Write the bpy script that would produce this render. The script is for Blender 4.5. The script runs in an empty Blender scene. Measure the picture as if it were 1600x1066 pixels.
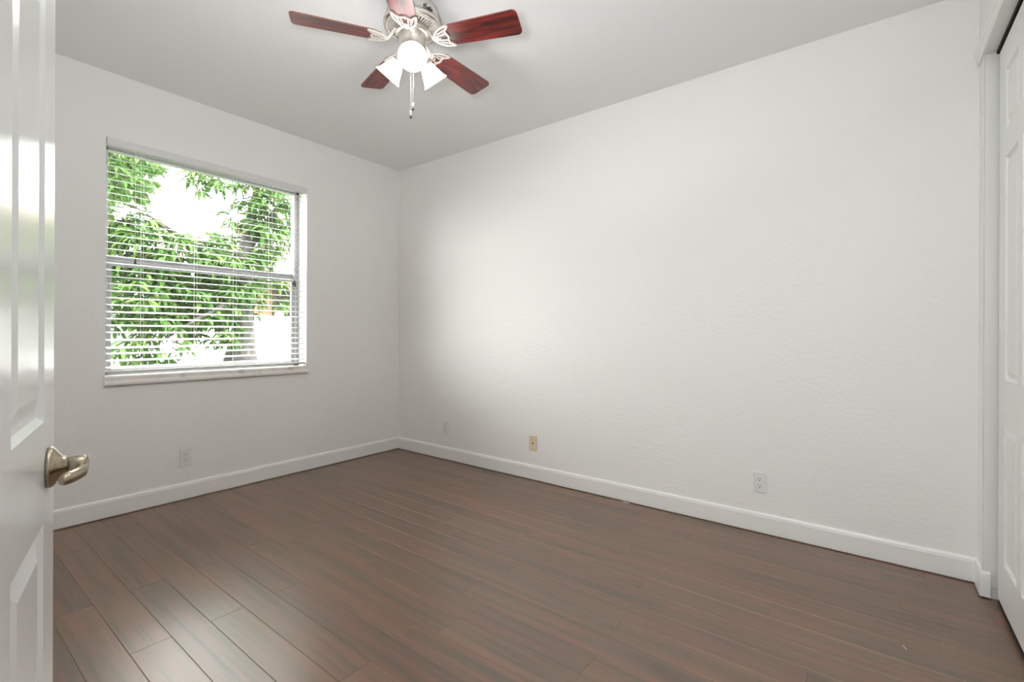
import bpy, bmesh, math, random
from mathutils import Vector, Matrix

C = bpy.context.scene.collection
SC = bpy.context.scene
PI = math.pi
rad = math.radians

# ------------------------------------------------------------------ camera
CAM = Vector((3.7369, -3.0410, 1.1438))
YAW, ROLL = 0.65250, 0.004142
FPX, CY = 739.51, 520.76
fw = Vector((-math.sin(YAW), math.cos(YAW), 0))
rt = Vector((math.cos(YAW), math.sin(YAW), 0))
up = Vector((0, 0, 1))
r2 = rt * math.cos(ROLL) + up * math.sin(ROLL)
u2 = -rt * math.sin(ROLL) + up * math.cos(ROLL)
cam_data = bpy.data.cameras.new('camera')
cam = bpy.data.objects.new('camera', cam_data)
C.objects.link(cam)
M = Matrix.Identity(4)
for i in range(3):
    M[i][0], M[i][1], M[i][2], M[i][3] = r2[i], u2[i], -fw[i], CAM[i]
cam.matrix_world = M
cam_data.sensor_fit = 'HORIZONTAL'
cam_data.sensor_width = 36.0
cam_data.lens = FPX * 36.0 / 1600.0
cam_data.shift_y = -(533.0 - CY) / 1600.0
cam_data.clip_start = 0.01
SC.camera = cam

# ------------------------------------------------------------------ world, lights, exposure
SC.view_settings.view_transform = 'Standard'
SC.view_settings.look = 'None'
SC.view_settings.gamma = 1.0
SC.view_settings.use_curve_mapping = False
SC.view_settings.exposure = 0.0
SC.cycles.use_denoising = True
SC.cycles.max_bounces = 14
SC.cycles.diffuse_bounces = 9
SC.cycles.glossy_bounces = 5
SC.cycles.transmission_bounces = 6
SC.cycles.transparent_max_bounces = 12
SC.cycles.caustics_reflective = False
SC.cycles.caustics_refractive = False
SC.cycles.sample_clamp_indirect = 6.0

W = bpy.data.worlds.new('sky')
SC.world = W
W.use_nodes = True
nt = W.node_tree
nt.nodes['Background'].inputs[0].default_value = (1.0, 0.985, 0.97, 1)
nt.nodes['Background'].inputs[1].default_value = 18.5


def add_light(name, kind, loc, energy, color=(1, 1, 1), target=None, direction=None, **kw):
    d = bpy.data.lights.new(name, kind)
    d.energy = energy
    d.color = color
    for k, v in kw.items():
        setattr(d, k, v)
    o = bpy.data.objects.new(name, d)
    C.objects.link(o)
    o.location = loc
    if target is not None:
        direction = Vector(target) - Vector(loc)
    if direction is not None:
        o.rotation_euler = Vector(direction).to_track_quat('-Z', 'Y').to_euler()
    return o


# sun high above and behind our own roof: it lights the tree and the fence, never enters the room
add_light('sun', 'SUN', (0, 0, 8), 13.5, (1.0, 0.96, 0.88), direction=(-0.55, 0.25, -0.80), angle=rad(2))
# fill light added unseen in the hallway behind the camera, shining through the doorway
add_light('hallway_fill_light', 'AREA', (3.72, -4.15, 1.72), 22.0, (0.93, 0.975, 1.0), target=(2.6, 0.0, 1.75), shape='RECTANGLE', size=0.9, size_y=0.6)
# photographer's flash beside the doorway, bounced off the ceiling
add_light('bounced_flash', 'AREA', (3.30, -2.80, 1.55), 25.0, (0.935, 0.975, 1.0), direction=(-0.35, 0.30, 1.0), shape='DISK', size=0.25, spread=rad(130))

FAN = Vector((1.982, -1.5385, 0.0))


# ------------------------------------------------------------------ mesh helpers
class MB:
    def __init__(self):
        self.bm = bmesh.new()

    def poly(self, pts, faces, smooth=False, mat=0):
        vs = [self.bm.verts.new(p) for p in pts]
        out = []
        for f in faces:
            try:
                fc = self.bm.faces.new([vs[i] for i in f])
                fc.smooth = smooth
                fc.material_index = mat
                out.append(fc)
            except ValueError:
                pass
        return vs, out

    def box(self, lo, hi, mx=None, bevel=0.0, seg=2, mat=0):
        x0, y0, z0 = lo
        x1, y1, z1 = hi
        pts = [(x0, y0, z0), (x1, y0, z0), (x1, y1, z0), (x0, y1, z0),
               (x0, y0, z1), (x1, y0, z1), (x1, y1, z1), (x0, y1, z1)]
        if mx is not None:
            pts = [mx @ Vector(p) for p in pts]
        vs, fs = self.poly(pts, [(0, 3, 2, 1), (4, 5, 6, 7), (0, 1, 5, 4), (1, 2, 6, 5), (2, 3, 7, 6), (3, 0, 4, 7)], mat=mat)
        if bevel > 0:
            es = list({e for f in fs for e in f.edges})
            r = bmesh.ops.bevel(self.bm, geom=es, offset=bevel, segments=seg, profile=0.5, affect='EDGES')
            for f in r['faces']:
                f.material_index = mat
        return self

    def revolve(self, prof, mx=None, n=40, smooth=True, cap=True, mat=0):
        """prof: list of (r, z)"""
        rings = []
        for r, z in prof:
            ring = []
            for i in range(n):
                a = 2 * PI * i / n
                p = Vector((r * math.cos(a), r * math.sin(a), z))
                ring.append(self.bm.verts.new(mx @ p if mx is not None else p))
            rings.append(ring)
        for a, b in zip(rings[:-1], rings[1:]):
            for i in range(n):
                f = self.bm.faces.new((a[i], a[(i + 1) % n], b[(i + 1) % n], b[i]))
                f.smooth = smooth
                f.material_index = mat
        if cap:
            for ring, rev in ((rings[0], True), (rings[-1], False)):
                f = self.bm.faces.new(list(reversed(ring)) if rev else ring)
                f.material_index = mat
        return self

    def tube(self, pts, rads, n=8, cap=True, squash=None, mat=0):
        """swept tube; squash = (a, b) cross-section scale along side / up"""
        pts = [Vector(p) for p in pts]
        if not hasattr(rads, '__len__'):
            rads = [rads] * len(pts)
        rings = []
        prev = None
        for i, p in enumerate(pts):
            t = (pts[min(i + 1, len(pts) - 1)] - pts[max(i - 1, 0)]).normalized()
            if prev is None:
                ref = Vector((0, 0, 1)) if abs(t.z) < 0.9 else Vector((1, 0, 0))
                s = t.cross(ref).normalized()
            else:
                s = (prev - t * prev.dot(t)).normalized()
            prev = s
            v = s.cross(t).normalized()
            sa, sb = squash if squash else (1, 1)
            rings.append([self.bm.verts.new(p + (s * math.cos(2 * PI * k / n) * sa + v * math.sin(2 * PI * k / n) * sb) * rads[i]) for k in range(n)])
        for a, b in zip(rings[:-1], rings[1:]):
            for i in range(n):
                f = self.bm.faces.new((a[i], a[(i + 1) % n], b[(i + 1) % n], b[i]))
                f.smooth = True
                f.material_index = mat
        if cap:
            for ring, rev in ((rings[0], True), (rings[-1], False)):
                f = self.bm.faces.new(list(reversed(ring)) if rev else ring)
                f.smooth = True
                f.material_index = mat
        return self

    def prism(self, prof, fn, a, b, mat=0):
        """closed 2-D profile extruded; fn(u, v, t) -> point"""
        n = len(prof)
        pa = [fn(u, v, a) for u, v in prof]
        pb = [fn(u, v, b) for u, v in prof]
        faces = [(i, (i + 1) % n, n + (i + 1) % n, n + i) for i in range(n)]
        faces += [tuple(reversed(range(n))), tuple(range(n, 2 * n))]
        self.poly(pa + pb, faces, mat=mat)
        return self

    def ball(self, c, r, mx=None, n=10, m=6, sc=(1, 1, 1)):
        prof = []
        for i in range(1, m):
            a = PI * i / m - PI / 2
            prof.append((math.cos(a) * r, math.sin(a) * r))
        T = Matrix.Translation(c) @ Matrix.Diagonal((*sc, 1))
        return self.revolve(prof, mx @ T if mx is not None else T, n=n)

    def build(self, name, mats, parent=None, loc=None, fix=True):
        if fix:
            bmesh.ops.recalc_face_normals(self.bm, faces=self.bm.faces)
        me = bpy.data.meshes.new(name)
        self.bm.to_mesh(me)
        self.bm.free()
        if not isinstance(mats, (list, tuple)):
            mats = [mats]
        for m in mats:
            me.materials.append(m)
        o = bpy.data.objects.new(name, me)
        C.objects.link(o)
        if parent is not None:
            o.parent = parent
        if loc is not None:
            o.location = loc
        return o


def thing(name, label, cat, loc=(0, 0, 0), group=None, rotz=0.0):
    o = bpy.data.objects.new(name, None)
    o.empty_display_size = 0.1
    C.objects.link(o)
    o.location = loc
    o.rotation_euler = (0, 0, rotz)
    return tag(o, label, cat, group)


def tag(o, label, cat, group=None):
    o['label'] = label
    o['category'] = cat
    if group:
        o['group'] = group
    return o


def struct(o, label, cat):
    o['kind'] = 'structure'
    return tag(o, label, cat)


# ------------------------------------------------------------------ materials
def mat(name, color=(0.8, 0.8, 0.8), rough=0.5, metal=0.0, **kw):
    m = bpy.data.materials.new(name)
    m.use_nodes = True
    b = m.node_tree.nodes['Principled BSDF']
    b.inputs['Base Color'].default_value = (*color, 1)
    b.inputs['Roughness'].default_value = rough
    b.inputs['Metallic'].default_value = metal
    for k, v in kw.items():
        b.inputs[k].default_value = v
    return m


def N(m, kind, **props):
    n = m.node_tree.nodes.new(kind)
    for k, v in props.items():
        setattr(n, k, v)
    return n


def L(m, a, b):
    m.node_tree.links.new(a, b)


def add_bump(m, scale=60.0, strength=0.2, dist=0.002, detail=3.0, stretch=(1, 1, 1)):
    b = m.node_tree.nodes['Principled BSDF']
    tc = N(m, 'ShaderNodeTexCoord')
    mp = N(m, 'ShaderNodeMapping')
    mp.inputs['Scale'].default_value = stretch
    no = N(m, 'ShaderNodeTexNoise')
    no.inputs['Scale'].default_value = scale
    no.inputs['Detail'].default_value = detail
    bu = N(m, 'ShaderNodeBump')
    bu.inputs['Strength'].default_value = strength
    bu.inputs['Distance'].default_value = dist
    L(m, tc.outputs['Object'], mp.inputs[0])
    L(m, mp.outputs[0], no.inputs['Vector'])
    L(m, no.outputs[0], bu.inputs['Height'])
    L(m, bu.outputs[0], b.inputs['Normal'])
    return no


def ramp(m, src, stops):
    r = N(m, 'ShaderNodeValToRGB')
    cr = r.color_ramp
    while len(cr.elements) < len(stops):
        cr.elements.new(0.5)
    for e, (p, c) in zip(cr.elements, stops):
        e.position = p
        e.color = (*c, 1)
    L(m, src, r.inputs[0])
    return r


M_wall = mat('wall_paint', (0.86, 0.856, 0.842), 0.5)
M_wall.node_tree.nodes['Principled BSDF'].inputs['Specular IOR Level'].default_value = 0.42
add_bump(M_wall, 48, 0.6, 0.003, 4)
M_ceil = mat('ceiling_paint', (0.86, 0.86, 0.86), 0.8)
add_bump(M_ceil, 90, 0.25, 0.002, 3)
M_trim = mat('trim_paint', (0.86, 0.855, 0.84), 0.28)
M_door = mat('door_paint', (0.84, 0.845, 0.84), 0.18)
add_bump(M_door, 160, 0.10, 0.0006, 3, (1, 1, 0.06))
M_closet = mat('closet_door_paint', (0.82, 0.825, 0.81), 0.3)
M_gap = mat('shadow_gap', (0.02, 0.014, 0.012), 0.9)  # gap shade put into the colour of the closet tracks; also dark plank joints
M_sill = mat('marble_sill', (0.80, 0.77, 0.72), 0.3)
no = add_bump(M_sill, 14, 0.05, 0.001, 5)
rp = ramp(M_sill, no.outputs[0], [(0.3, (0.60, 0.56, 0.50)), (0.45, (0.80, 0.77, 0.73)), (1.0, (0.84, 0.82, 0.79))])
L(M_sill, rp.outputs[0], M_sill.node_tree.nodes['Principled BSDF'].inputs['Base Color'])
M_frame = mat('window_aluminium', (0.40, 0.40, 0.42), 0.45)
M_blind = mat('blind_slat_white', (0.60, 0.60, 0.595), 0.4)
M_valance = mat('valance_white', (0.74, 0.74, 0.735), 0.4)
M_cord = mat('cord_white', (0.85, 0.85, 0.83), 0.8)
M_tassel = mat('tassel_dark', (0.10, 0.09, 0.08), 0.6)
M_plate = mat('plate_white', (0.78, 0.775, 0.76), 0.35)
M_slot = mat('slot_dark', (0.05, 0.05, 0.05), 0.7)
M_almond = mat('plate_almond', (0.72, 0.60, 0.44), 0.35)
M_brass = mat('antique_brass', (0.40, 0.34, 0.25), 0.24, 1.0)
M_nickel = mat('brushed_nickel', (0.72, 0.68, 0.62), 0.3, 1.0)
M_cream = mat('satin_cast_metal', (0.66, 0.62, 0.56), 0.4, 0.4)
M_dark = mat('motor_dark', (0.05, 0.045, 0.04), 0.6)
M_chip = mat('paint_chip', (0.8, 0.77, 0.72), 0.7)
M_splinter = mat('splinter_wood', (0.55, 0.42, 0.27), 0.7)

# clear window glass: mirror-like at grazing angles, clear otherwise
M_glass = bpy.data.materials.new('window_glass')
M_glass.use_nodes = True
g = M_glass.node_tree
g.nodes.remove(g.nodes['Principled BSDF'])
tr = N(M_glass, 'ShaderNodeBsdfTransparent')
tr.inputs[0].default_value = (0.95, 0.97, 0.96, 1)
gl = N(M_glass, 'ShaderNodeBsdfGlossy')
gl.inputs['Roughness'].default_value = 0.02
fr = N(M_glass, 'ShaderNodeFresnel')
gg = N(M_glass, 'ShaderNodeNewGeometry')
gi = N(M_glass, 'ShaderNodeMapRange')            # the Fresnel node inverts its index on back faces: undo that for a thin pane
gi.inputs['To Min'].default_value = 1.45
gi.inputs['To Max'].default_value = 1 / 1.45
L(M_glass, gg.outputs['Backfacing'], gi.inputs['Value'])
L(M_glass, gi.outputs[0], fr.inputs[0])
mx_ = N(M_glass, 'ShaderNodeMixShader')
L(M_glass, fr.outputs[0], mx_.inputs[0])
L(M_glass, tr.outputs[0], mx_.inputs[1])
L(M_glass, gl.outputs[0], mx_.inputs[2])
L(M_glass, mx_.outputs[0], g.nodes['Material Output'].inputs[0])

# lit frosted glass of the fan lamps
M_shade = mat('frosted_lamp_glass', (0.9, 0.9, 0.88), 0.35)
b = M_shade.node_tree.nodes['Principled BSDF']
b.inputs['Emission Color'].default_value = (1.0, 0.98, 0.94, 1)
b.inputs['Emission Strength'].default_value = 7.0
M_bulb = mat('lit_bulb', (0.9, 0.9, 0.88), 0.3)
b = M_bulb.node_tree.nodes['Principled BSDF']
b.inputs['Emission Color'].default_value = (1.0, 0.97, 0.92, 1)
b.inputs['Emission Strength'].default_value = 9.0

# laminate floor: every plank is its own island, its grain runs along X
M_floor = mat('walnut_laminate', (0.15, 0.09, 0.07), 0.285)
b = M_floor.node_tree.nodes['Principled BSDF']
geo = N(M_floor, 'ShaderNodeNewGeometry')
tc = N(M_floor, 'ShaderNodeTexCoord')
off = N(M_floor, 'ShaderNodeCombineXYZ')
mu = N(M_floor, 'ShaderNodeMath', operation='MULTIPLY')
mu.inputs[1].default_value = 37.0
L(M_floor, geo.outputs['Random Per Island'], mu.inputs[0])
L(M_floor, mu.outputs[0], off.inputs[0])
L(M_floor, mu.outputs[0], off.inputs[2])
ad = N(M_floor, 'ShaderNodeVectorMath', operation='ADD')
L(M_floor, tc.outputs['Object'], ad.inputs[0])
L(M_floor, off.outputs[0], ad.inputs[1])
mp = N(M_floor, 'ShaderNodeMapping')
mp.inputs['Scale'].default_value = (0.6, 13.0, 1.0)
L(M_floor, ad.outputs[0], mp.inputs[0])
n1 = N(M_floor, 'ShaderNodeTexNoise')
n1.inputs['Scale'].default_value = 1.6
n1.inputs['Detail'].default_value = 3.5
n1.inputs['Roughness'].default_value = 0.62
n1.inputs['Distortion'].default_value = 0.5
L(M_floor, mp.outputs[0], n1.inputs['Vector'])
rp = ramp(M_floor, n1.outputs[0], [(0.24, (0.058, 0.032, 0.016)), (0.38, (0.094, 0.054, 0.028)), (0.50, (0.128, 0.070, 0.037)), (0.59, (0.175, 0.072, 0.040)), (0.67, (0.135, 0.077, 0.040)), (0.80, (0.23, 0.120, 0.045))])
mp2 = N(M_floor, 'ShaderNodeMapping')
mp2.inputs['Scale'].default_value = (1.2, 34.0, 1.0)
L(M_floor, ad.outputs[0], mp2.inputs[0])
n2 = N(M_floor, 'ShaderNodeTexNoise')
n2.inputs['Scale'].default_value = 1.5
n2.inputs['Detail'].default_value = 3
L(M_floor, mp2.outputs[0], n2.inputs['Vector'])
mr = N(M_floor, 'ShaderNodeMapRange')
mr.inputs['To Min'].default_value = 0.88
mr.inputs['To Max'].default_value = 1.12
L(M_floor, n2.outputs[0], mr.inputs['Value'])
mr2 = N(M_floor, 'ShaderNodeMapRange')
mr2.inputs['To Min'].default_value = 0.86
mr2.inputs['To Max'].default_value = 1.14
L(M_floor, geo.outputs['Random Per Island'], mr2.inputs['Value'])
m3 = N(M_floor, 'ShaderNodeMath', operation='MULTIPLY')
L(M_floor, mr.outputs[0], m3.inputs[0])
L(M_floor, mr2.outputs[0], m3.inputs[1])
vm = N(M_floor, 'ShaderNodeVectorMath', operation='SCALE')
L(M_floor, rp.outputs[0], vm.inputs[0])
L(M_floor, m3.outputs[0], vm.inputs['Scale'])
L(M_floor, vm.outputs[0], b.inputs['Base Color'])
b.inputs['IOR'].default_value = 2.0
M_bevel = mat('plank_edge', (0.27, 0.18, 0.11), 0.4)  # bevels painted paler than the planks for the light they catch

# fan blade mahogany, grain along the blade
M_blade = mat('mahogany_blade', (0.25, 0.03, 0.02), 0.32, **{'Specular IOR Level': 0.8})
b = M_blade.node_tree.nodes['Principled BSDF']
tc = N(M_blade, 'ShaderNodeTexCoord')
oi = N(M_blade, 'ShaderNodeObjectInfo')
cx = N(M_blade, 'ShaderNodeCombineXYZ')
mu = N(M_blade, 'ShaderNodeMath', operation='MULTIPLY')
mu.inputs[1].default_value = 9.0
L(M_blade, oi.outputs['Random'], mu.inputs[0])
L(M_blade, mu.outputs[0], cx.inputs[0])
L(M_blade, mu.outputs[0], cx.inputs[1])
ad = N(M_blade, 'ShaderNodeVectorMath', operation='ADD')
L(M_blade, tc.outputs['Object'], ad.inputs[0])
L(M_blade, cx.outputs[0], ad.inputs[1])
mp = N(M_blade, 'ShaderNodeMapping')
mp.inputs['Scale'].default_value = (3.2, 26.0, 1.0)
L(M_blade, ad.outputs[0], mp.inputs[0])
n1 = N(M_blade, 'ShaderNodeTexNoise')
n1.inputs['Scale'].default_value = 1.3
n1.inputs['Detail'].default_value = 5
n1.inputs['Distortion'].default_value = 1.4
L(M_blade, mp.outputs[0], n1.inputs['Vector'])
rp = ramp(M_blade, n1.outputs[0], [(0.34, (0.022, 0.004, 0.004)), (0.46, (0.075, 0.008, 0.007)), (0.56, (0.16, 0.014, 0.010)), (0.72, (0.22, 0.022, 0.014))])
L(M_blade, rp.outputs[0], b.inputs['Base Color'])
M_blade_edge = mat('blade_edge', (0.20, 0.07, 0.05), 0.4)

# outdoors
M_leaf = bpy.data.materials.new('mango_leaf')
M_leaf.use_nodes = True
g = M_leaf.node_tree
b = g.nodes['Principled BSDF']
geo = N(M_leaf, 'ShaderNodeNewGeometry')
rp = ramp(M_leaf, geo.outputs['Random Per Island'], [(0.0, (0.026, 0.062, 0.014)), (0.45, (0.045, 0.098, 0.022)), (0.8, (0.066, 0.128, 0.029)), (0.97, (0.10, 0.142, 0.038)), (1.0, (0.12, 0.10, 0.06))])
L(M_leaf, rp.outputs[0], b.inputs['Base Color'])
b.inputs['Roughness'].default_value = 0.5
b.inputs['Specular IOR Level'].default_value = 0.12
tl = N(M_leaf, 'ShaderNodeBsdfTranslucent')
hs = N(M_leaf, 'ShaderNodeHueSaturation')
hs.inputs['Value'].default_value = 1.5
L(M_leaf, rp.outputs[0], hs.inputs['Color'])
L(M_leaf, hs.outputs[0], tl.inputs[0])
ms = N(M_leaf, 'ShaderNodeMixShader')
ms.inputs[0].default_value = 0.32
L(M_leaf, b.outputs[0], ms.inputs[1])
L(M_leaf, tl.outputs[0], ms.inputs[2])
L(M_leaf, ms.outputs[0], g.nodes['Material Output'].inputs[0])
M_bark = mat('bark', (0.20, 0.17, 0.15), 0.9)
no = add_bump(M_bark, 18, 0.8, 0.03, 6, (1, 1, 0.4))
rp = ramp(M_bark, no.outputs[0], [(0.3, (0.012, 0.0105, 0.0095)), (0.55, (0.034, 0.030, 0.027)), (0.75, (0.08, 0.075, 0.07))])
L(M_bark, rp.outputs[0], M_bark.node_tree.nodes['Principled BSDF'].inputs['Base Color'])
M_vinyl = mat('fence_vinyl', (0.62, 0.61, 0.64), 0.35)
M_stucco = mat('tan_stucco', (0.12, 0.076, 0.045), 0.9)
add_bump(M_stucco, 40, 0.3, 0.01)
M_roof = mat('clay_tile', (0.19, 0.145, 0.13), 0.8)
M_fascia = mat('fascia_white', (0.82, 0.82, 0.82), 0.5)
M_winglass = mat('dark_window', (0.012, 0.009, 0.009), 0.6, **{'Specular IOR Level': 0.1})
M_shutter = mat('brown_window_frame', (0.035, 0.02, 0.013), 0.6, **{'Specular IOR Level': 0.1})
M_lawn = mat('side_yard_grass', (0.09, 0.11, 0.06), 0.9)
no = add_bump(M_lawn, 30, 0.6, 0.03)

# ------------------------------------------------------------------ the room shell
XR, YN, H = 4.12, -3.10, 2.74           # right wall, near wall, ceiling height
WY0, WY1, WZ0, WZ1 = -2.25, -0.957, 0.803, 2.341   # window opening
CY0, CZ = -0.145, 2.37                   # closet opening: far jamb, head
CY1 = -2.25
DX0, DX1, DZ = 3.36, 4.09, 2.05         # doorway in the near wall


def wall_with_hole(axis, at, back, a0, a1, z0, z1, hole):
    """a slab wall with one rectangular hole, as four boxes"""
    h0, h1, hz0, hz1 = hole
    mb = MB()
    lo, hi = min(at, back), max(at, back)
    for (p0, p1, q0, q1) in ((a0, h0, z0, z1), (h1, a1, z0, z1), (h0, h1, z0, hz0), (h0, h1, hz1, z1)):
        if p1 - p0 < 1e-4 or q1 - q0 < 1e-4:
            continue
        if axis == 'x':
            mb.box((lo, p0, q0), (hi, p1, q1))
        else:
            mb.box((p0, lo, q0), (p1, hi, q1))
    return mb


o = wall_with_hole('x', 0.0, -0.20, YN - 1.5, 0.15, -0.35, H + 0.15, (WY0, WY1, WZ0, WZ1)).build('wall_left', M_wall)
struct(o, 'off-white textured wall with the window and a low outlet', 'wall')
o = MB().box((-0.0, 0.0, -0.05), (5.0, 0.15, H + 0.15)).build('wall_back', M_wall)
struct(o, 'long off-white textured wall with three low wall plates', 'wall')
mb = wall_with_hole('x', XR, XR + 0.05, YN, 0.0, -0.05, H + 0.05, (CY1 - 0.018, CY0 + 0.018, -0.05, CZ + 0.018))
mb.box((XR + 0.74, YN, -0.05), (XR + 0.80, 0.0, H + 0.05))      # closet back
mb.box((XR + 0.05, CY1 - 0.35, -0.05), (XR + 0.74, CY1 - 0.3, H + 0.05))
o = mb.build('wall_right', M_wall)
struct(o, 'off-white wall strip and header around the closet opening', 'wall')
mb = wall_with_hole('y', YN, YN - 0.12, 0.0, XR, -0.05, H + 0.05, (DX0, DX1, -0.05, DZ))
o = mb.build('wall_front', M_wall)
struct(o, 'off-white wall with the open doorway behind the camera', 'wall')
mb = MB()
mb.box((1.9, -4.60, -0.05), (5.6, -4.5, H + 0.05))
mb.box((1.8, -4.6, -0.05), (1.9, YN - 0.12, H + 0.05))
mb.box((5.6, -4.6, -0.05), (5.7, YN - 0.12, H + 0.05))
mb.box((XR, YN - 0.12, -0.05), (5.6, YN - 0.06, H + 0.05))
o = mb.build('wall_hallway', M_wall)
struct(o, 'white hallway walls beyond the open doorway', 'wall')
o = MB().box((-0.0, -4.6, H), (5.7, 0.0, H + 0.12)).build('ceiling', M_ceil)
struct(o, 'light grey textured ceiling', 'ceiling')

# floor planks
PW, PL = 0.1263, 1.215
JOINT = {4: 3.527, 7: 2.897, 8: 3.05, 9: 2.348, 10: 2.945, 12: 2.958, 15: 1.654, 16: 2.35, 17: 1.66, 19: 1.648, 18: 2.352, 20: 2.36,
         5: 2.72, 6: 3.40, 11: 2.30, 13: 2.42, 14: 2.31}
random.seed(4)
mb = MB()
bv, dp = 0.0016, 0.0014
k = 0
while -0.003 - k * PW > -4.6:
    y1 = -0.003 - k * PW
    y0 = y1 - PW
    j = JOINT.get(k, random.uniform(0, PL))
    x = j - math.ceil((j + 0.3) / PL) * PL
    xmax = 5.6 if y1 < YN else XR + 0.735
    while x < xmax:
        a, c = max(x, 0.004), min(x + PL, xmax)
        if c - a > 0.01:
            i0 = 0.0003
            pts = [(a + i0, y0 + i0, -dp), (c - i0, y0 + i0, -dp), (c - i0, y1 - i0, -dp), (a + i0, y1 - i0, -dp),
                   (a + bv, y0 + bv, 0), (c - bv, y0 + bv, 0), (c - bv, y1 - bv, 0), (a + bv, y1 - bv, 0)]
            vs, fs = mb.poly(pts, [(4, 5, 6, 7), (0, 1, 5, 4), (1, 2, 6, 5), (2, 3, 7, 6), (3, 0, 4, 7)])
            for f in fs[1:]:
                f.material_index = 1
        x += PL
    k += 1
mb.box((-0.0, -4.6, -0.05), (5.7, 0.0, -dp - 0.0006), mat=2)
o = mb.build('floor', [M_floor, M_bevel, M_gap])
struct(o, 'glossy dark brown wood-look plank floor', 'floor')

# ------------------------------------------------------------------ baseboards
BB = [(0, 0.006), (0.012, 0.006), (0.012, 0.094), (0.0105, 0.099), (0.0105, 0.1035), (0.008, 0.110), (0.004, 0.1145), (0, 0.115)]
mb = MB().prism(BB, lambda u, v, t: (u, t, v), YN, 0.0)
struct(mb.build('baseboard_left', M_trim), 'white baseboard below the window', 'baseboard')
mb = MB().prism(BB, lambda u, v, t: (t, -u, v), 0.0, XR)
struct(mb.build('baseboard_back', M_trim), 'white baseboard along the long blank wall', 'baseboard')
mb = MB().prism(BB, lambda u, v, t: (XR - u, t, v), CY0 + 0.0005, 0.0)
mb.prism(BB, lambda u, v, t: (t, CY0 - u, v), XR - 0.012, XR + 0.022)
struct(mb.build('baseboard_right', M_trim), 'short white baseboard wrapping the closet corner', 'baseboard')

# ------------------------------------------------------------------ closet opening and doors
XD = XR + 0.040                        # face of the closet doors
mb = MB()
mb.box((XR, CY0, 0.048), (XR + 0.115, CY0 + 0.018, CZ), bevel=0.0015)     # far jamb
mb.box((XR + 0.002, CY0 + 0.005, 0.0), (XR + 0.11, CY0 + 0.017, 0.05))
mb.box((XR, CY1 - 0.018, 0.0), (XR + 0.115, CY1, CZ), bevel=0.0015)
mb.box((XR - 0.0, CY1, CZ), (XR + 0.036, CY0 + 0.018, CZ + 0.018), bevel=0.0015)   # head jamb
mb.box((XR - 0.004, CY0, 0.10), (XR - 0.0005, CY0 + 0.016, CZ), bevel=0.001)
struct(mb.build('trim_1', M_trim), 'white closet jamb beside the corner', 'trim')
HC = [(0, 0), (0.010, 0), (0.010, 0.012), (0.013, 0.016), (0.013, 0.034), (0.018, 0.041), (0.018, 0.060), (0.014, 0.066), (0.010, 0.070), (0, 0.070)]
mb = MB().prism(HC, lambda u, v, t: (XR - u, t, CZ + v), CY1 - 0.07, -0.03)
struct(mb.build('trim_2', M_trim), 'white stepped casing over the closet opening', 'trim')
mb = MB().box((XR + 0.036, CY1, CZ - 0.012), (XR + 0.11, CY0, CZ + 0.03))
struct(mb.build('trim_3', M_gap), 'door track above the closet doors, painted black for the shaded gap', 'trim')


def raised_panel(mb, mx, s0, s1, z0, z1, depth=0.006, w=0.03):
    """sunk moulding and raised field on the +N face; local coordinates (s along, n out, z up)"""
    loops = []
    for inset, n in ((0, 0), (0.008, -depth), (0.014, -depth), (w, -0.001), (w + 0.002, -0.001)):
        loops.append([mx @ Vector(p) for p in ((s0 + inset, n, z0 + inset), (s1 - inset, n, z0 + inset), (s1 - inset, n, z1 - inset), (s0 + inset, n, z1 - inset))])
    for a, b in zip(loops[:-1], loops[1:]):
        mb.poly(a + b, [(i, (i + 1) % 4, 4 + (i + 1) % 4, 4 + i) for i in range(4)])
    mb.poly(loops[-1], [(0, 1, 2, 3)])


def panel_door(mb, mx, width, z0, z1, thick, cols, rows, depth=0.006, w=0.03):
    """face n=0 with raised panels at every cols x rows cell, flat back at n=-thick"""
    ss = sorted({0.0, width, *[v for c in cols for v in c]})
    zz = sorted({z0, z1, *[v for r in rows for v in r]})
    for a, b in zip(ss[:-1], ss[1:]):
        for c, d in zip(zz[:-1], zz[1:]):
            if (a, b) in cols and (c, d) in rows:
                raised_panel(mb, mx, a, b, c, d, depth, w)
            else:
                mb.poly([mx @ Vector(p) for p in ((a, 0, c), (b, 0, c), (b, 0, d), (a, 0, d))], [(0, 1, 2, 3)])
    t = -thick
    P = [(0, 0, z0), (width, 0, z0), (width, 0, z1), (0, 0, z1), (0, t, z0), (width, t, z0), (width, t, z1), (0, t, z1)]
    mb.poly([mx @ Vector(p) for p in P], [(4, 7, 6, 5), (0, 4, 5, 1), (1, 5, 6, 2), (2, 6, 7, 3), (3, 7, 4, 0)])
    bmesh.ops.remove_doubles(mb.bm, verts=mb.bm.verts, dist=0.00005)


def basis(origin, s, n):
    s, n = Vector(s).normalized(), Vector(n).normalized()
    m = Matrix.Identity(4)
    for i in range(3):
        m[i][0], m[i][1], m[i][2], m[i][3] = s[i], n[i], (0, 0, 1)[i], origin[i]
    return m


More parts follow.
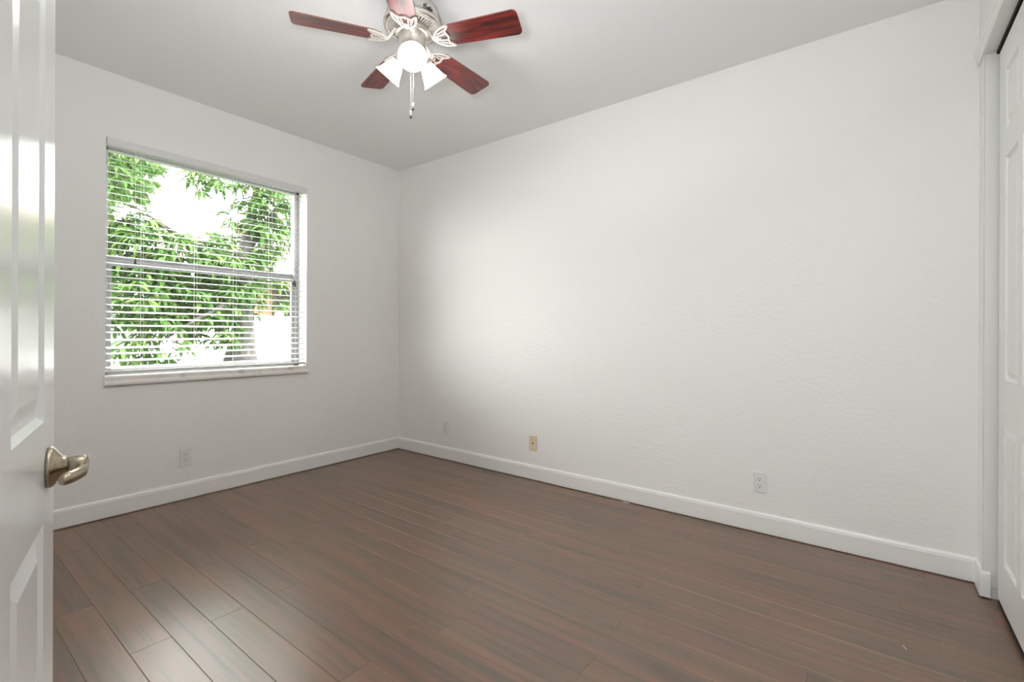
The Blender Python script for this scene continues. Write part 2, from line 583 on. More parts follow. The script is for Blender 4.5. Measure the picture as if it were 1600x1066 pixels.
rows = [(0.208, 0.777), (0.962, 1.866), (1.982, 2.222)]
mb = MB()
panel_door(mb, basis((XD, CY0 - 0.040, 0), (0, -1, 0), (-1, 0, 0)), 0.724, 0.028, 2.345, 0.03,
           [(0.119, 0.328), (0.396, 0.605)], rows, depth=0.010, w=0.036)
struct(mb.build('door_2', M_closet), 'white panelled closet door at the right edge', 'door')
mb = MB()
panel_door(mb, basis((XD + 0.04, CY0 - 0.72, 0), (0, -1, 0), (-1, 0, 0)), 1.33, 0.028, 2.345, 0.03,
           [(0.119, 0.328), (0.396, 0.605), (0.76, 0.96), (1.04, 1.24)], rows)
struct(mb.build('door_3', M_closet), 'second white closet door behind the first', 'door')
mb = MB().box((XD + 0.001, CY1, 0.0005), (XD + 0.072, CY0 - 0.030, 0.014))
struct(mb.build('trim_4', M_gap), 'floor track under the closet doors, blackened for the shade beneath them', 'trim')

# ------------------------------------------------------------------ entry door (open, close to the camera)
PHI = rad(75.0)
d_dir = Vector((-math.sin(PHI), math.cos(PHI), 0))      # from hinge to free edge
d_nrm = Vector((math.cos(PHI), math.sin(PHI), 0))       # the face we see
FREE = Vector((CAM.x - 1.105 * math.sin(rad(81.44)), CAM.y + 1.105 * math.cos(rad(81.44)), 0))
mb = MB()
mxd = basis(FREE, -d_dir, d_nrm)
panel_door(mb, mxd, 0.745, 0.012, 2.035, 0.035, [(0.095, 0.315), (0.415, 0.635)], [(0.24, 0.852), (1.006, 1.66), (1.76, 1.93)], depth=0.008, w=0.042)
entry = mb.build('door_1', M_door)
struct(entry, 'glossy white panelled entry door standing open at the left edge', 'door')
# brass lever handle
HZ = 0.929
HS = 0.058
hm = mxd @ Matrix.Translation((HS, 0, HZ))              # local: x toward hinge, y out of the face, z up
rot = Matrix.Rotation(rad(-90), 4, 'X')                 # revolve axis z -> local +y
mb = MB()
mb.revolve([(0.0315, 0.0), (0.0325, 0.003), (0.0315, 0.006), (0.0285, 0.0085), (0.024, 0.011), (0.0185, 0.015), (0.0145, 0.020), (0.0132, 0.024)], hm @ rot, n=40)
handle = mb.build('door_handle', M_brass, entry)
handle['label'] = 'antique brass door lever'
mb = MB()
mb.revolve([(0.0118, 0.024), (0.0124, 0.0245), (0.0128, 0.042), (0.0112, 0.0465), (0.006, 0.0485)], hm @ rot, n=32)
mb.build('shank', M_brass, handle)
mb = MB()
pth = [(-0.002, 0.034, -0.001), (0.003, 0.0385, -0.004), (0.010, 0.0405, -0.0075), (0.022, 0.0400, -0.0095), (0.040, 0.0345, -0.0095), (0.058, 0.0290, -0.0085), (0.070, 0.0265, -0.0075), (0.076, 0.0258, -0.007)]
mb.tube([hm @ Vector(p) for p in pth], [0.0085, 0.0095, 0.0100, 0.0100, 0.0098, 0.0098, 0.0085, 0.004], n=16, squash=(0.9, 1.0))
mb.build('lever', M_brass, handle)

# ------------------------------------------------------------------ window
FX = -0.131                              # room face of the window frame
win = MB()
fwd = 0.038
for (a, b, c, d) in ((WY0, WY0 + fwd, WZ0 + 0.05, WZ1), (WY1 - fwd, WY1, WZ0 + 0.05, WZ1), (WY0, WY1, WZ1 - 0.04, WZ1), (WY0, WY1, WZ0 + 0.05, WZ0 + 0.078)):
    win.box((FX - 0.06, a, c), (FX, b, d), bevel=0.002)
window = win.build('window_1', M_frame)
struct(window, 'single hung window with white slat blind, tree and fence outside', 'window')
MZ = 1.598                               # meeting rail
mb = MB()
mb.box((FX - 0.030, WY0 + fwd, MZ - 0.031), (FX - 0.004, WY1 - fwd, MZ + 0.006), bevel=0.003)
mb.box((FX - 0.030, WY0 + fwd, WZ0 + 0.076), (FX - 0.006, WY1 - fwd, WZ0 + 0.100), bevel=0.003)
for y in (WY0 + fwd, WY1 - fwd - 0.02):
    mb.box((FX - 0.030, y, WZ0 + 0.10), (FX - 0.006, y + 0.02, MZ - 0.03), bevel=0.002)
low = mb.build('lower_sash', M_frame, window)
mb = MB()
mb.box((FX - 0.058, WY0 + fwd, MZ - 0.012), (FX - 0.032, WY1 - fwd, MZ + 0.034), bevel=0.003)
upp = mb.build('upper_sash', M_frame, window)
mb = MB().box((FX - 0.020, WY0 + fwd + 0.01, WZ0 + 0.09), (FX - 0.017, WY1 - fwd - 0.01, MZ - 0.01))
mb.build('glass_pane', M_glass, low)
mb = MB().box((FX - 0.047, WY0 + fwd - 0.005, MZ + 0.02), (FX - 0.044, WY1 - fwd + 0.005, WZ1 - 0.03))
mb.build('glass_pane', M_glass, upp)
# marble sill with a moulded front edge
mb = MB()
SP = [(-0.135, 0.812), (0.010, 0.806), (0.018, 0.808), (0.024, 0.815), (0.024, 0.826), (0.019, 0.834), (0.014, 0.842), (0.0145, 0.858), (0.010, 0.864), (0.002, 0.8655), (-0.135, 0.8655)]
mb.prism(SP, lambda u, v, t: (u, t, v), WY0 - 0.008, WY1 + 0.006)
struct(mb.build('trim_5', M_sill), 'pale marble window sill', 'trim')

# ------------------------------------------------------------------ venetian blind
blind = thing('venetian_blind', 'white horizontal slat blind with open slats, hanging in the window', 'blind', (-0.03, (WY0 + WY1) / 2, 0.87))
BY0, BY1 = WY0 + 0.008, WY1 - 0.008
oy = (WY0 + WY1) / 2


def loc(p):
    return Vector(p) - Vector((-0.03, oy, 0.87))


mb = MB().box(loc((-0.058, BY0, 2.297)), loc((-0.010, BY1, 2.337)), bevel=0.002)
mb.build('headrail', M_blind, blind)
mb = MB().box(loc((-0.008, BY0 - 0.005, 2.290)), loc((0.006, BY1 + 0.006, 2.340)), bevel=0.003)
mb.build('valance', M_valance, blind)
hw = (BY1 - BY0) / 2


def slat_mesh():
    m = MB()
    n = 6
    pts, faces = [], []
    tilt = rad(12.0)
    for e, y in enumerate((-hw, hw)):
        for side in (0, 1):
            for i in range(n + 1):
                u = -0.025 + 0.05 * i / n
                z = 0.0018 * (1 - (u / 0.025) ** 2) + (0.0020 if side else 0.0)
                # outer (window side) edge a little higher
                pts.append((u * math.cos(tilt) + z * math.sin(tilt), y, -u * math.sin(tilt) + z * math.cos(tilt)))
    st = n + 1
    for i in range(n):
        faces.append((i, i + 1, 2 * st + i + 1, 2 * st + i))
        faces.append((st + i, 3 * st + i, 3 * st + i + 1, st + i + 1))
    faces.append((0, 2 * st, 3 * st, st))
    faces.append((n, st + n, 3 * st + n, 2 * st + n))
    faces.append(tuple(range(0, st)) + tuple(range(2 * st - 1, st - 1, -1)))
    faces.append(tuple(range(2 * st, 3 * st)) + tuple(range(4 * st - 1, 3 * st - 1, -1)))
    m.poly(pts, faces)
    return m


ZB = 0.8835
NS = 32
pitch = (2.262 - (ZB + 0.036)) / (NS - 1)
random.seed(11)
first = slat_mesh().build('slat', M_blind, blind)
for i in range(NS):
    s = first if i == 0 else first.copy()
    if i:
        C.objects.link(s)
    s.location = loc((-0.033, oy, ZB + 0.036 + pitch * i))
    s.rotation_euler = (random.uniform(-0.0022, 0.0022), rad(random.uniform(-1.2, 1.2)), 0)
    if i == 3:
        s.rotation_euler = (0.009, rad(3.0), 0)
        s.location.z -= 0.003
    if i == 4:
        s.rotation_euler = (0.006, rad(2.0), 0)
    if i < 3:
        s.rotation_euler.x += 0.003
mb = MB().box(loc((-0.058, BY0, ZB)), loc((-0.008, BY1, ZB + 0.014)), bevel=0.003)
mb.build('bottom_rail', M_blind, blind)
# ladder cords (front and back strands) at four stations
stations = [-2.06, -1.755, -1.50, -1.24, -1.02]
for y in stations:
    mb = MB()
    for x in (-0.0065, -0.0595):
        mb.tube([loc((x, y, ZB + 0.005)), loc((x, y, 2.298))], 0.0013, n=6)
    mb.build('ladder_cord', M_cord, blind)


def tassel(y, ztop, zt, name, r=0.006, h=0.03):
    m = MB()
    m.tube([loc((0.002, y, 2.292)), loc((0.003, y, zt + h))], 0.0011, n=6)
    c = m.build(name, M_cord, blind)
    m = MB()
    m.revolve([(0.0022, h), (0.0035, h - 0.002), (r, 0.006), (r * 0.95, 0.0), (0.002, -0.001)], Matrix.Translation(loc((0.003, y, zt))), n=12)
    m.build('tassel', M_tassel, c)


tassel(-2.105, 2.29, 1.575, 'tilt_cord', 0.0075, 0.032)
for dy, dz in ((0.0, 1.528), (0.010, 1.514), (-0.009, 1.520), (0.004, 1.540)):
    tassel(-1.065 + dy, 2.29, dz, 'lift_cord', 0.0075, 0.030)


# ------------------------------------------------------------------ wall plates
def wall_plate(name, label, cat, kind, origin, s, n, m, group=None):
    t = thing(name, label, cat, origin, group)
    mx = basis((0, 0, 0), s, n)
    mb = MB()
    mb.box((-0.035, 0.0, -0.0575), (0.035, 0.006, 0.0575), mx, bevel=0.0022, seg=3)
    mb.build('cover_plate', m, t)
    rotn = mx @ Matrix.Rotation(rad(-90), 4, 'X')
    if kind == 'duplex':
        for dz in (0.0195, -0.0195):
            mb = MB()
            mb.revolve([(0.0172, 0.0), (0.0172, 0.0072), (0.0165, 0.0078)], mx @ Matrix.Translation((0, 0, dz)) @ Matrix.Rotation(rad(-90), 4, 'X'), n=28)
            f = mb.build('socket', m, t)
            mb = MB()
            for sx, hh in ((-0.0064, 0.0040), (0.0064, 0.0034)):
                mb.box((sx - 0.0014, 0.0075, dz + 0.0045 - hh), (sx + 0.0014, 0.0081, dz + 0.0045 + hh), mx)
            mb.revolve([(0.0029, 0.0074), (0.0029, 0.0081)], mx @ Matrix.Translation((0, 0, dz - 0.0075)) @ Matrix.Rotation(rad(-90), 4, 'X'), n=14)
            mb.build('slots', M_slot, f)
        mb = MB().revolve([(0.003, 0.005), (0.003, 0.0066), (0.0022, 0.0072)], rotn, n=14)
        mb.build('screw', m, t)
    else:
        mb = MB()
        mb.revolve([(0.0062, 0.005), (0.0062, 0.010), (0.0048, 0.0105), (0.0045, 0.016), (0.0015, 0.0162)], rotn, n=18)
        mb.build('jack', M_brass, t)
        for dz in (0.042, -0.042):
            mb = MB().revolve([(0.0026, 0.005), (0.0026, 0.0064), (0.0018, 0.007)], mx @ Matrix.Translation((0, 0, dz)) @ Matrix.Rotation(rad(-90), 4, 'X'), n=12)
            mb.build('screw', m, t)
    return t


grp = 'white outlets low on the walls'
wall_plate('wall_outlet', 'white duplex outlet low on the wall under the window', 'outlet', 'duplex', (0, -1.823, 0.288), (0, 1, 0), (1, 0, 0), M_plate, grp)
wall_plate('wall_outlet', 'small white duplex outlet on the long wall nearest the far corner', 'outlet', 'duplex', (0.667, 0, 0.292), (1, 0, 0), (0, -1, 0), M_plate, grp)
wall_plate('wall_outlet', 'white duplex outlet on the long wall toward the closet', 'outlet', 'duplex', (3.218, 0, 0.289), (1, 0, 0), (0, -1, 0), M_plate, grp)
wall_plate('cable_jack', 'beige cable jack plate low on the long wall, left of its middle', 'wall plate', 'jack', (1.627, 0, 0.286), (1, 0, 0), (0, -1, 0), M_almond)

# ------------------------------------------------------------------ ceiling fan
fan = thing('ceiling_fan', 'five-blade ceiling fan with mahogany blades, brushed nickel motor and three lit glass shades', 'ceiling fan', (FAN.x, FAN.y, H))
z_ = lambda z: z - H
mb = MB()
mb.revolve([(0.068, z_(2.74)), (0.068, z_(2.728)), (0.060, z_(2.718)), (0.046, z_(2.712)), (0.046, z_(2.700))], n=48)
mb.build('canopy', M_nickel, fan)
mb = MB()
mb.revolve([(0.046, z_(2.704)), (0.085, z_(2.702)), (0.108, z_(2.692)), (0.121, z_(2.672)), (0.126, z_(2.645)), (0.127, z_(2.622)), (0.134, z_(2.617)), (0.135, z_(2.604)), (0.132, z_(2.596)), (0.122, z_(2.594)), (0.118, z_(2.600)), (0.05, z_(2.600))], n=64, cap=False)
housing = mb.build('motor_housing', M_nickel, fan)
# maker's script lettering on the housing: strokes laid on its curved side
mb = MB()
glyphs = [
    [(0.0, 0.0), (0.8, 2.2)], [(0.9, 0.0), (1.9, 2.4), (1.5, 2.5)], [(-0.2, 1.1), (0.6, 1.2), (1.6, 1.2)],           # H
    [(1.9, 1.0), (1.7, 0.3), (2.0, 0.1), (2.4, 0.4), (2.7, 1.0), (2.5, 0.3), (2.8, 0.1)],                             # u
    [(3.0, 0.0), (3.2, 1.0), (3.5, 1.0), (3.7, 0.7), (3.7, 0.1), (4.0, 0.1)],                                         # n
    [(4.2, 2.0), (4.1, 0.5), (4.3, 0.1), (4.6, 0.3)], [(3.9, 1.3), (4.8, 1.4)],                                       # t
    [(4.8, 0.5), (5.2, 0.7), (5.1, 1.0), (4.8, 0.8), (4.8, 0.3), (5.1, 0.1), (5.5, 0.3)],                             # e
    [(5.6, 0.0), (5.8, 1.0), (5.9, 0.8), (6.3, 1.0)]]                                                                 # r
for st in glyphs:
    pts = []
    for u, v in st:
        a = rad(-17.0) + (u * 0.0082) / 0.128
        pts.append((0.1275 * math.cos(a), 0.1275 * math.sin(a), z_(2.632 + v * 0.0085)))
    mb.tube(pts, 0.0014, n=5)
mb.build('lettering', M_dark, housing)
mb = MB().revolve([(0.05, z_(2.598)), (0.120, z_(2.598)), (0.120, z_(2.5955)), (0.05, z_(2.5955))], n=48)
core = mb.build('motor', M_dark, fan)
core['label'] = 'dark motor behind the vent slots'
mb = MB()
for i in range(45):
    a = 2 * PI * i / 45
    if i % 9 == 4:
        w = 0.006
    else:
        w = 0.0036
    R_ = Matrix.Rotation(a, 4, 'Z')
    mb.poly([R_ @ Vector(p) for p in ((0.074, -w * 0.7, z_(2.5955)), (0.119, -w, z_(2.5955)), (0.119, w, z_(2.5955)), (0.074, w * 0.7, z_(2.5955)),
                                      (0.074, -w * 0.7, z_(2.588)), (0.119, -w, z_(2.590)), (0.119, w, z_(2.590)), (0.074, w * 0.7, z_(2.588)))],
            [(0, 1, 2, 3), (7, 6, 5, 4), (0, 4, 5, 1), (1, 5, 6, 2), (2, 6, 7, 3), (3, 7, 4, 0)])
mb.revolve([(0.113, z_(2.596)), (0.113, z_(2.589)), (0.124, z_(2.589)), (0.124, z_(2.596))], n=64, cap=False)
mb.build('vent_ring', M_cream, fan)
mb = MB().revolve([(0.05, z_(2.596)), (0.078, z_(2.594)), (0.082, z_(2.588)), (0.082, z_(2.566)), (0.076, z_(2.560)), (0.05, z_(2.560))], n=48)
mb.build('flywheel', M_nickel, fan)
mb = MB().revolve([(0.05, z_(2.562)), (0.0655, z_(2.560)), (0.0665, z_(2.555)), (0.062, z_(2.551)), (0.0615, z_(2.500)), (0.064, z_(2.496)), (0.064, z_(2.488)), (0.058, z_(2.478)), (0.040, z_(2.462)), (0.018, z_(2.452)), (0.006, z_(2.448))], n=48)
mb.build('switch_housing', M_nickel, fan)

BZ = 2.532
PITCH = rad(-12.0)


def blade_outline(r0, r1, w0, w1, rc, n=6):
    out = []

    def corner(cx, cy, a0):
        for i in range(n + 1):
            a = a0 + (PI / 2) * i / n
            out.append((cx + rc * math.cos(a), cy + rc * math.sin(a)))
    corner(r1 - rc, w1 - rc, 0)
    # root side is rounded more strongly
    out.append((r0 + 0.05, w0 + 0.004))
    out.append((r0 + 0.012, w0 * 0.72))
    out.append((r0, w0 * 0.3))
    out.append((r0, -w0 * 0.3))
    out.append((r0 + 0.012, -w0 * 0.72))
    out.append((r0 + 0.05, -w0 - 0.004))
    for i in range(n + 1):
        a = -PI / 2 + (PI / 2) * i / n
        out.append((r1 - rc + rc * math.cos(a), -w1 + rc + rc * math.sin(a)))
    return out


def make_blade():
    m = MB()
    ol = blade_outline(0.135, 0.532, 0.052, 0.0665, 0.024)
    n = len(ol)
    pts = [(x, y, 0.003) for x, y in ol] + [(x, y, -0.003) for x, y in ol]
    m.poly(pts, [tuple(range(n)), tuple(reversed(range(n, 2 * n)))])
    m.poly(pts, [(i, n + i, n + (i + 1) % n, (i + 1) % n) for i in range(n)], mat=1)
    bmesh.ops.remove_doubles(m.bm, verts=m.bm.verts, dist=1e-6)
    return m.build('blade', [M_blade, M_blade_edge], fan)


def make_iron():
    """cast openwork bracket under the blade root"""
    m = MB()
    z = -0.006

    def strap(pts, w, t=0.0035, zz=z):
        pts = [Vector((p[0], p[1], zz)) for p in pts]
        k = len(pts)
        a, b = [], []
        for i, p in enumerate(pts):
            d = (pts[min(i + 1, k - 1)] - pts[max(i - 1, 0)]).normalized()
            s = Vector((-d.y, d.x, 0))
            a.append(p + s * w)
            b.append(p - s * w)
        up_ = Vector((0, 0, t))
        V = [q + up_ for q in a] + [q + up_ for q in b] + [q - up_ for q in a] + [q - up_ for q in b]
        F = []
        for i in range(k - 1):
            F += [(i, i + 1, k + i + 1, k + i), (2 * k + i, 3 * k + i, 3 * k + i + 1, 2 * k + i + 1),
                  (i, 2 * k + i, 2 * k + i + 1, i + 1), (k + i, k + i + 1, 3 * k + i + 1, 3 * k + i)]
        F += [(0, k, 3 * k, 2 * k), (k - 1, 3 * k - 1, 4 * k - 1, 2 * k - 1)]
        m.poly(V, F)
    side = [(0.118, 0.010), (0.128, 0.024), (0.142, 0.037), (0.160, 0.047), (0.180, 0.053), (0.204, 0.056)]
    strap(side, 0.0042)
    strap([(x, -y) for x, y in side], 0.0042)
    wave = [(0.204, 0.056), (0.196, 0.046), (0.185, 0.036), (0.181, 0.024), (0.186, 0.010), (0.189, 0.0), (0.186, -0.010), (0.181, -0.024), (0.185, -0.036), (0.196, -0.046), (0.204, -0.056)]
    strap(wave, 0.0042)
    for y0, y1 in ((0.010, 0.018), (-0.010, -0.018), (0.022, 0.040), (-0.022, -0.040)):
        strap([(0.130 if abs(y0) < 0.02 else 0.142, y0), (0.184, y1)], 0.0028)
    strap([(0.112, 0.0), (0.130, 0.0), (0.142, 0.0)], 0.012)
    # neck back to the flywheel
    m.tube([(0.072, 0, 0.045), (0.086, 0, 0.036), (0.098, 0, 0.014), (0.110, 0, -0.003), (0.126, 0, -0.006)], [0.011, 0.011, 0.010, 0.010, 0.008], n=10, squash=(1.3, 0.7))
    for x, y in ((0.150, 0.0), (0.172, 0.028), (0.172, -0.028)):
        m.revolve([(0.0045, z - 0.003), (0.0045, z - 0.006), (0.002, z - 0.0075)], Matrix.Translation((x, y, 0)), n=10)
    return m.build('blade_iron', M_cream, fan)


blade0, iron0 = make_blade(), make_iron()
for i in range(5):
    a = rad(-123.32 + 72 * i)
    bl = blade0 if i == 0 else blade0.copy()
    ir = iron0 if i == 0 else iron0.copy()
    for q in (bl, ir):
        if i:
            C.objects.link(q)
        q.matrix_local = Matrix.Translation((0, 0, z_(BZ))) @ Matrix.Rotation(a, 4, 'Z') @ Matrix.Rotation(PITCH, 4, 'X')

# three lamps
T_ = rad(48)
for i, az in enumerate((-40.0, 80.0, 200.0)):
    a = rad(az)
    ax = Vector((math.cos(a) * math.cos(T_), math.sin(a) * math.cos(T_), -math.sin(T_)))
    q = Vector((0, 0, 1)).rotation_difference(ax).to_matrix().to_4x4()
    neck = Vector((0.066 * math.cos(a), 0.066 * math.sin(a), z_(2.460)))
    mx = Matrix.Translation(neck) @ q
    mb = MB().revolve([(0.020, -0.022), (0.023, -0.016), (0.026, -0.002), (0.030, 0.004), (0.030, 0.014), (0.024, 0.016)], mx, n=28)
    hold = mb.build('lamp_holder', M_nickel, fan)
    prof_o = [(0.0265, 0.010), (0.030, 0.022), (0.038, 0.040), (0.045, 0.058), (0.050, 0.074), (0.056, 0.088), (0.0645, 0.101)]
    prof = prof_o + [(r - 0.0035, z) for r, z in reversed(prof_o)]
    mb = MB().revolve(prof, mx, n=48, cap=False)
    mb.build('lamp_shade', M_shade, fan)
    mb = MB().revolve([(0.012, 0.014), (0.013, 0.030), (0.021, 0.048), (0.025, 0.062), (0.021, 0.076), (0.011, 0.084), (0.002, 0.086)], mx, n=24)
    mb.build('bulb', M_bulb, fan)
    p = mx @ Vector((0, 0, 0.096)) + Vector((FAN.x, FAN.y, H))
    add_light('fan_bulb', 'POINT', p, 7.0, (1.0, 0.985, 0.96), shadow_soft_size=0.055)
# pull chains
for (dx, dy, zt, zb) in ((0.004, 0.003, 2.452, 2.243), (-0.004, -0.003, 2.450, 2.205)):
    mb = MB()
    mb.tube([(dx * 1.5, dy * 1.5, z_(zt)), (dx, dy, z_(zb))], 0.0016, n=6)
    zz = zb
    while zz < zt:
        mb.ball((dx, dy, z_(zz)), 0.0023, n=6, m=4)
        zz += 0.012
    ch = mb.build('pull_chain', M_nickel, fan)
    mb = MB().revolve([(0.002, zb + 0.002 - H), (0.0055, zb - 0.004 - H), (0.006, zb - 0.018 - H), (0.0045, zb - 0.024 - H)], Matrix.Translation((dx, dy, 0)), n=14)
    fb = mb.build('fob', M_nickel, ch)
    mb = MB().revolve([(0.0048, zb - 0.024 - H), (0.006, zb - 0.027 - H), (0.0055, zb - 0.036 - H), (0.002, zb - 0.038 - H)], Matrix.Translation((dx, dy, 0)), n=14)
    mb.build('fob_tip', M_dark, fb)

# ------------------------------------------------------------------ crumbs on the floor
random.seed(3)
for i, (x, y, sx, lab) in enumerate(((2.388, -0.020, 0.008, 'white paint crumb on the floor against the baseboard, left of three'),
                                     (2.405, -0.026, 0.011, 'white paint crumb on the floor against the baseboard, middle and largest of three'),
                                     (2.424, -0.023, 0.009, 'white paint crumb on the floor against the baseboard, right of three'))):
    mb = MB()
    pts = []
    for (a, b, c) in ((-1, -.6, 0), (1, -.7, 0), (.8, .7, 0), (-.9, .6, 0), (-.6, -.4, .5), (.7, -.3, .62), (.4, .5, .45), (-.5, .4, .55)):
        pts.append((a * sx * random.uniform(.7, 1), b * sx * .7 * random.uniform(.7, 1), c * sx * random.uniform(.7, 1)))
    mb.poly(pts, [(0, 3, 2, 1), (4, 5, 6, 7), (0, 1, 5, 4), (1, 2, 6, 5), (2, 3, 7, 6), (3, 0, 4, 7)])
    tag(mb.build('paint_chip', M_chip, loc=(x, y, 0)), lab, 'crumb', 'paint crumbs by the baseboard')
mb = MB()
mb.poly([(-.002, -.013, 0), (.002, -.012, 0), (.0018, .012, 0), (-.001, .014, 0), (-.001, -.010, .002), (.001, -.01, .0022), (.001, .01, .0018), (0, .011, .0015)],
        [(0, 3, 2, 1), (4, 5, 6, 7), (0, 1, 5, 4), (1, 2, 6, 5), (2, 3, 7, 6), (3, 0, 4, 7)])
o = mb.build('wood_splinter', M_splinter, loc=(3.83, -0.79, 0))
o.rotation_euler = (0, 0, rad(28))
tag(o, 'tiny pale wood splinter lying on the floor near the closet', 'splinter')

# ------------------------------------------------------------------ outdoors
GZ = -0.35
mb = MB().box((-16, -14, GZ - 0.1), (-0.2, 16, GZ))
o = mb.build('ground', M_lawn)
struct(o, 'grass of the side yard outside the window', 'ground')


def leaf(mb, base, d, ln, w, droop):
    d = d.normalized()
    side = d.cross(Vector((0, 0, 1)))
    if side.length < 1e-3:
        side = Vector((1, 0, 0))
    side.normalize()
    tw = random.uniform(-0.6, 0.6)
    p = base.copy()
    prof = (0.25, 0.9, 1.0, 0.75, 0.05)
    rows_ = []
    e = math.asin(max(-1, min(1, d.z)))
    hd = Vector((d.x, d.y, 0))
    hd = hd.normalized() if hd.length > 1e-4 else Vector((1, 0, 0))
    for i, q in enumerate(prof):
        dirn = hd * math.cos(e) + Vector((0, 0, math.sin(e)))
        nrm = side.cross(dirn).normalized()
        s = side * math.cos(tw) + nrm * math.sin(tw)
        hwid = w * 0.5 * q
        rows_.append((p + s * hwid + nrm * hwid * 0.35, p.copy(), p - s * hwid + nrm * hwid * 0.35))
        p = p + dirn * (ln / (len(prof) - 1))
        e = max(e - droop / (len(prof) - 1), -1.5)
    pts = [v for r_ in rows_ for v in r_]
    F = []
    for i in range(len(prof) - 1):
        a = i * 3
        F += [(a, a + 1, a + 4, a + 3), (a + 1, a + 2, a + 5, a + 4)]
    mb.poly(pts, F, smooth=True)


def whorl(mb, c, tip, n, ln, w):
    for i in range(n):
        a = 2 * PI * i / n + random.uniform(-0.3, 0.3)
        el = random.uniform(-0.5, 0.45)
        d = Vector((math.cos(a) * math.cos(el), math.sin(a) * math.cos(el), math.sin(el))) + tip * 0.45
        leaf(mb, c + Vector((random.uniform(-.02, .02), random.uniform(-.02, .02), random.uniform(-.04, .04))), d,
             ln * random.uniform(0.7, 1.15), w * random.uniform(0.8, 1.15), random.uniform(0.5, 1.5))


def tree(name, label, root, trunk, limbs, blobs, seed, ln=0.20, w=0.042):
    random.seed(seed)
    t = thing(name, label, 'tree', root)
    R0 = Vector(root)
    m = MB()
    pts = [Vector(p[:3]) - R0 for p in trunk]
    m.tube(pts, [p[3] for p in trunk], n=18)
    m.build('trunk', M_bark, t)
    fol = MB()
    for (path, r0, r1) in limbs:
        m = MB()
        pp = [Vector(p) - R0 for p in path]
        k = len(pp)
        m.tube(pp, [r0 + (r1 - r0) * i / (k - 1) for i in range(k)], n=8)
        m.build('branch', M_bark, t)
    tw = fol
    for (c, r, n) in blobs:
        c = Vector(c)
        for i in range(n):
            while True:
                v = Vector((random.uniform(-1, 1), random.uniform(-1, 1), random.uniform(-1, 1)))
                if v.length <= 1:
                    break
            v = v * (0.35 + 0.65 * v.length ** 0.3)
            p = c + Vector((v.x * r[0], v.y * r[1], v.z * r[2])) - R0
            tip = (Vector((v.x, v.y, v.z * 0.4 - 0.25))).normalized()
            whorl(fol, p, tip, random.randint(9, 13), ln, w)
            q = p - tip * random.uniform(0.2, 0.35)
            tw.tube([q, (p + q) / 2 + Vector((0, 0, .02)), p], [0.007, 0.006, 0.004], n=4, cap=False, mat=1)
    fol.build('foliage', [M_leaf, M_bark], t, fix=False)
    return t


tree('mango_tree', 'leafy green mango tree with a flared grey trunk just outside the window', (-3.0, -0.22, GZ),
     [(-3.0, -0.22, GZ, 0.36), (-3.0, -0.22, 0.2, 0.29), (-3.0, -0.22, 0.62, 0.235), (-3.0, -0.20, 0.9, 0.175), (-3.02, -0.17, 1.25, 0.125), (-3.03, -0.16, 1.7, 0.10), (-3.0, -0.15, 2.3, 0.085), (-3.0, -0.05, 2.9, 0.05), (-2.98, 0.05, 3.4, 0.02)],
     [([(-3.02, -0.16, 1.55), (-2.95, -0.55, 1.85), (-2.9, -1.0, 1.95), (-2.85, -1.5, 1.85)], 0.06, 0.015),
      ([(-3.02, -0.16, 1.75), (-3.05, -0.6, 2.15), (-3.1, -1.1, 2.45), (-3.15, -1.6, 2.75)], 0.055, 0.012),
      ([(-3.0, -0.15, 2.2), (-2.9, 0.1, 2.7), (-2.8, 0.3, 3.1)], 0.045, 0.012),
      ([(-3.02, -0.17, 1.5), (-2.7, -0.5, 1.5), (-2.45, -0.9, 1.3), (-2.5, -1.3, 1.0)], 0.04, 0.01),
      ([(-3.02, -0.16, 1.6), (-3.3, 0.1, 1.9), (-3.4, 0.3, 1.9)], 0.035, 0.01)],
     [((-3.6, -0.9, 1.70), (0.4, 1.0, 0.5), 85),
      ((-3.7, 0.1, 2.3), (0.4, 0.6, 0.5), 26),
      ((-3.5, -1.75, 3.1), (0.4, 0.5, 0.36), 28),
      ((-2.9, -1.15, 1.45), (0.55, 0.75, 0.42), 110),
      ((-2.6, -1.35, 0.95), (0.35, 0.38, 0.36), 26),
      ((-2.95, -0.95, 2.06), (0.55, 0.95, 0.30), 100),
      ((-2.95, 0.08, 2.80), (0.55, 0.52, 0.72), 100),
      ((-3.1, -1.62, 2.95), (0.5, 0.42, 0.40), 58),
      ((-3.0, -1.45, 2.28), (0.45, 0.45, 0.16), 30),
      ((-2.95, -0.35, 1.62), (0.45, 0.42, 0.48), 65),
      ((-3.0, 0.18, 1.75), (0.3, 0.22, 0.28), 8),
      ((-3.0, -0.60, 3.12), (0.35, 0.42, 0.16), 11),
      ((-2.7, -0.55, 1.12), (0.25, 0.25, 0.22), 10)], 21)
tree('shade_tree', 'dull green tree farther back, seen through the upper left of the window', (-7.6, -0.6, GZ),
     [(-7.6, -0.6, GZ, 0.2), (-7.6, -0.6, 1.5, 0.16), (-7.55, -0.65, 3.0, 0.12), (-7.5, -0.7, 4.6, 0.05)],
     [([(-7.55, -0.65, 2.9), (-7.4, -0.9, 3.6), (-7.3, -1.1, 4.3)], 0.06, 0.015)],
     [((-7.4, -0.55, 4.35), (0.8, 0.75, 0.75), 130)], 5, ln=0.26, w=0.07)

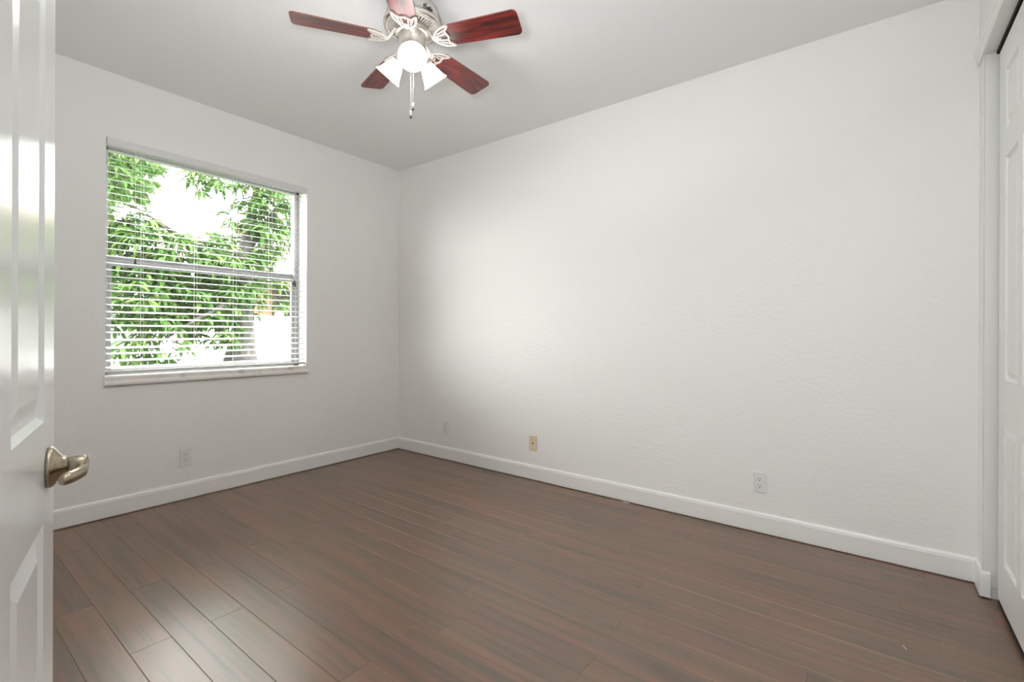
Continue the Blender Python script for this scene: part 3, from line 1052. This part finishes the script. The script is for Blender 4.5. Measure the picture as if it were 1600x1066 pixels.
# vinyl privacy fence
FXX = -5.2
ftop = 1.43
fence = thing('vinyl_fence', 'white vinyl board fence behind the mango tree', 'fence', (FXX, 0, GZ))
mb = MB()
y = -3.6
while y < 4.2:
    mb.box((-0.012, y, 0.12), (0.012, y + 0.138, ftop - GZ - 0.06), bevel=0.004, seg=1)
    y += 0.15
mb.build('boards', M_vinyl, fence)
for z in (0.08, ftop - GZ - 0.09):
    mb = MB().box((-0.022, -3.6, z), (0.022, 4.2, z + 0.09), bevel=0.004)
    mb.build('rail', M_vinyl, fence)
y = -3.4
while y < 4.3:
    mb = MB().box((-0.055, y - 0.055, 0.0), (0.055, y + 0.055, ftop - GZ + 0.06), bevel=0.006)
    mb.poly([(-0.065, y - 0.065, ftop - GZ + 0.06), (0.065, y - 0.065, ftop - GZ + 0.06), (0.065, y + 0.065, ftop - GZ + 0.06), (-0.065, y + 0.065, ftop - GZ + 0.06), (0, y, ftop - GZ + 0.12)],
            [(0, 3, 2, 1), (0, 1, 4), (1, 2, 4), (2, 3, 4), (3, 0, 4)])
    mb.build('post', M_vinyl, fence)
    y += 2.4

# neighbour's house beyond the fence
HX = -9.0
house = thing('house', 'tan stucco house with a brown window and tiled roof beyond the white fence', 'house', (HX, 3.5, GZ))
hl = lambda x, y, z: Vector((x - HX, y - 3.5, z - GZ))
mb = MB().box(hl(HX - 6, 1.9, GZ), hl(HX, 9.0, 2.62))
mb.build('wall', M_stucco, house)
mb = MB()
nR = 12
for i in range(nR):
    x0, z0 = HX + 0.55 - i * 0.36, 2.60 + i * 0.16
    y = 1.1
    pts, F = [], []
    cols = 60
    for j in range(cols + 1):
        yy = 1.1 + 8.3 * j / cols
        bump = 0.035 * abs(math.sin(j * PI / 2))
        pts += [(x0, yy, z0 + bump), (x0 - 0.40, yy, z0 + 0.165 + bump), (x0, yy, z0 - 0.03)]
    for j in range(cols):
        a = j * 3
        F += [(a, a + 3, a + 4, a + 1), (a + 2, a + 5, a + 3, a)]
    mb.poly([hl(*p) for p in pts], F)
mb.build('roof', M_roof, house, fix=False)
mb = MB().box(hl(HX + 0.50, 1.1, 2.46), hl(HX + 0.56, 9.4, 2.62))
mb.build('fascia', M_fascia, house)
mb = MB()
for (a, b, c, d) in ((3.10, 3.18, 1.30, 2.46), (4.52, 4.60, 1.30, 2.46), (3.10, 4.60, 2.38, 2.46), (3.10, 4.60, 1.30, 1.38), (3.10, 4.60, 1.72, 1.82)):
    mb.box(hl(HX, a, c), hl(HX + 0.06, b, d))
wf = mb.build('window', M_shutter, house)
mb = MB().box(hl(HX + 0.005, 3.15, 1.34), hl(HX + 0.02, 4.55, 2.42))
mb.build('pane', M_winglass, wf)
# second neighbour: only a white eave shows through the leaves
h2 = thing('house', 'pale house whose white eave shows between leaves at the upper left of the window', 'house', (-11.0, -3.0, GZ))
mb = MB().box((-4, -4.5, 0), (0, 3.6, 4.25))
mb.build('wall', mat('pale_stucco', (0.62, 0.60, 0.56), 0.9), h2)
mb = MB().box((0.35, -5, 4.3), (0.45, 3.9, 4.48))
mb.build('fascia', M_fascia, h2)
mb = MB()
mb.poly([(0.45, -5, 4.48), (0.45, 3.9, 4.48), (-2.2, 3.9, 5.6), (-2.2, -5, 5.6), (0.45, -5, 4.44), (0.45, 3.9, 4.44), (-2.2, 3.9, 5.56), (-2.2, -5, 5.56)],
        [(0, 1, 2, 3), (7, 6, 5, 4), (0, 4, 5, 1), (1, 5, 6, 2), (2, 6, 7, 3), (3, 7, 4, 0)])
mb.build('roof', M_roof, h2)
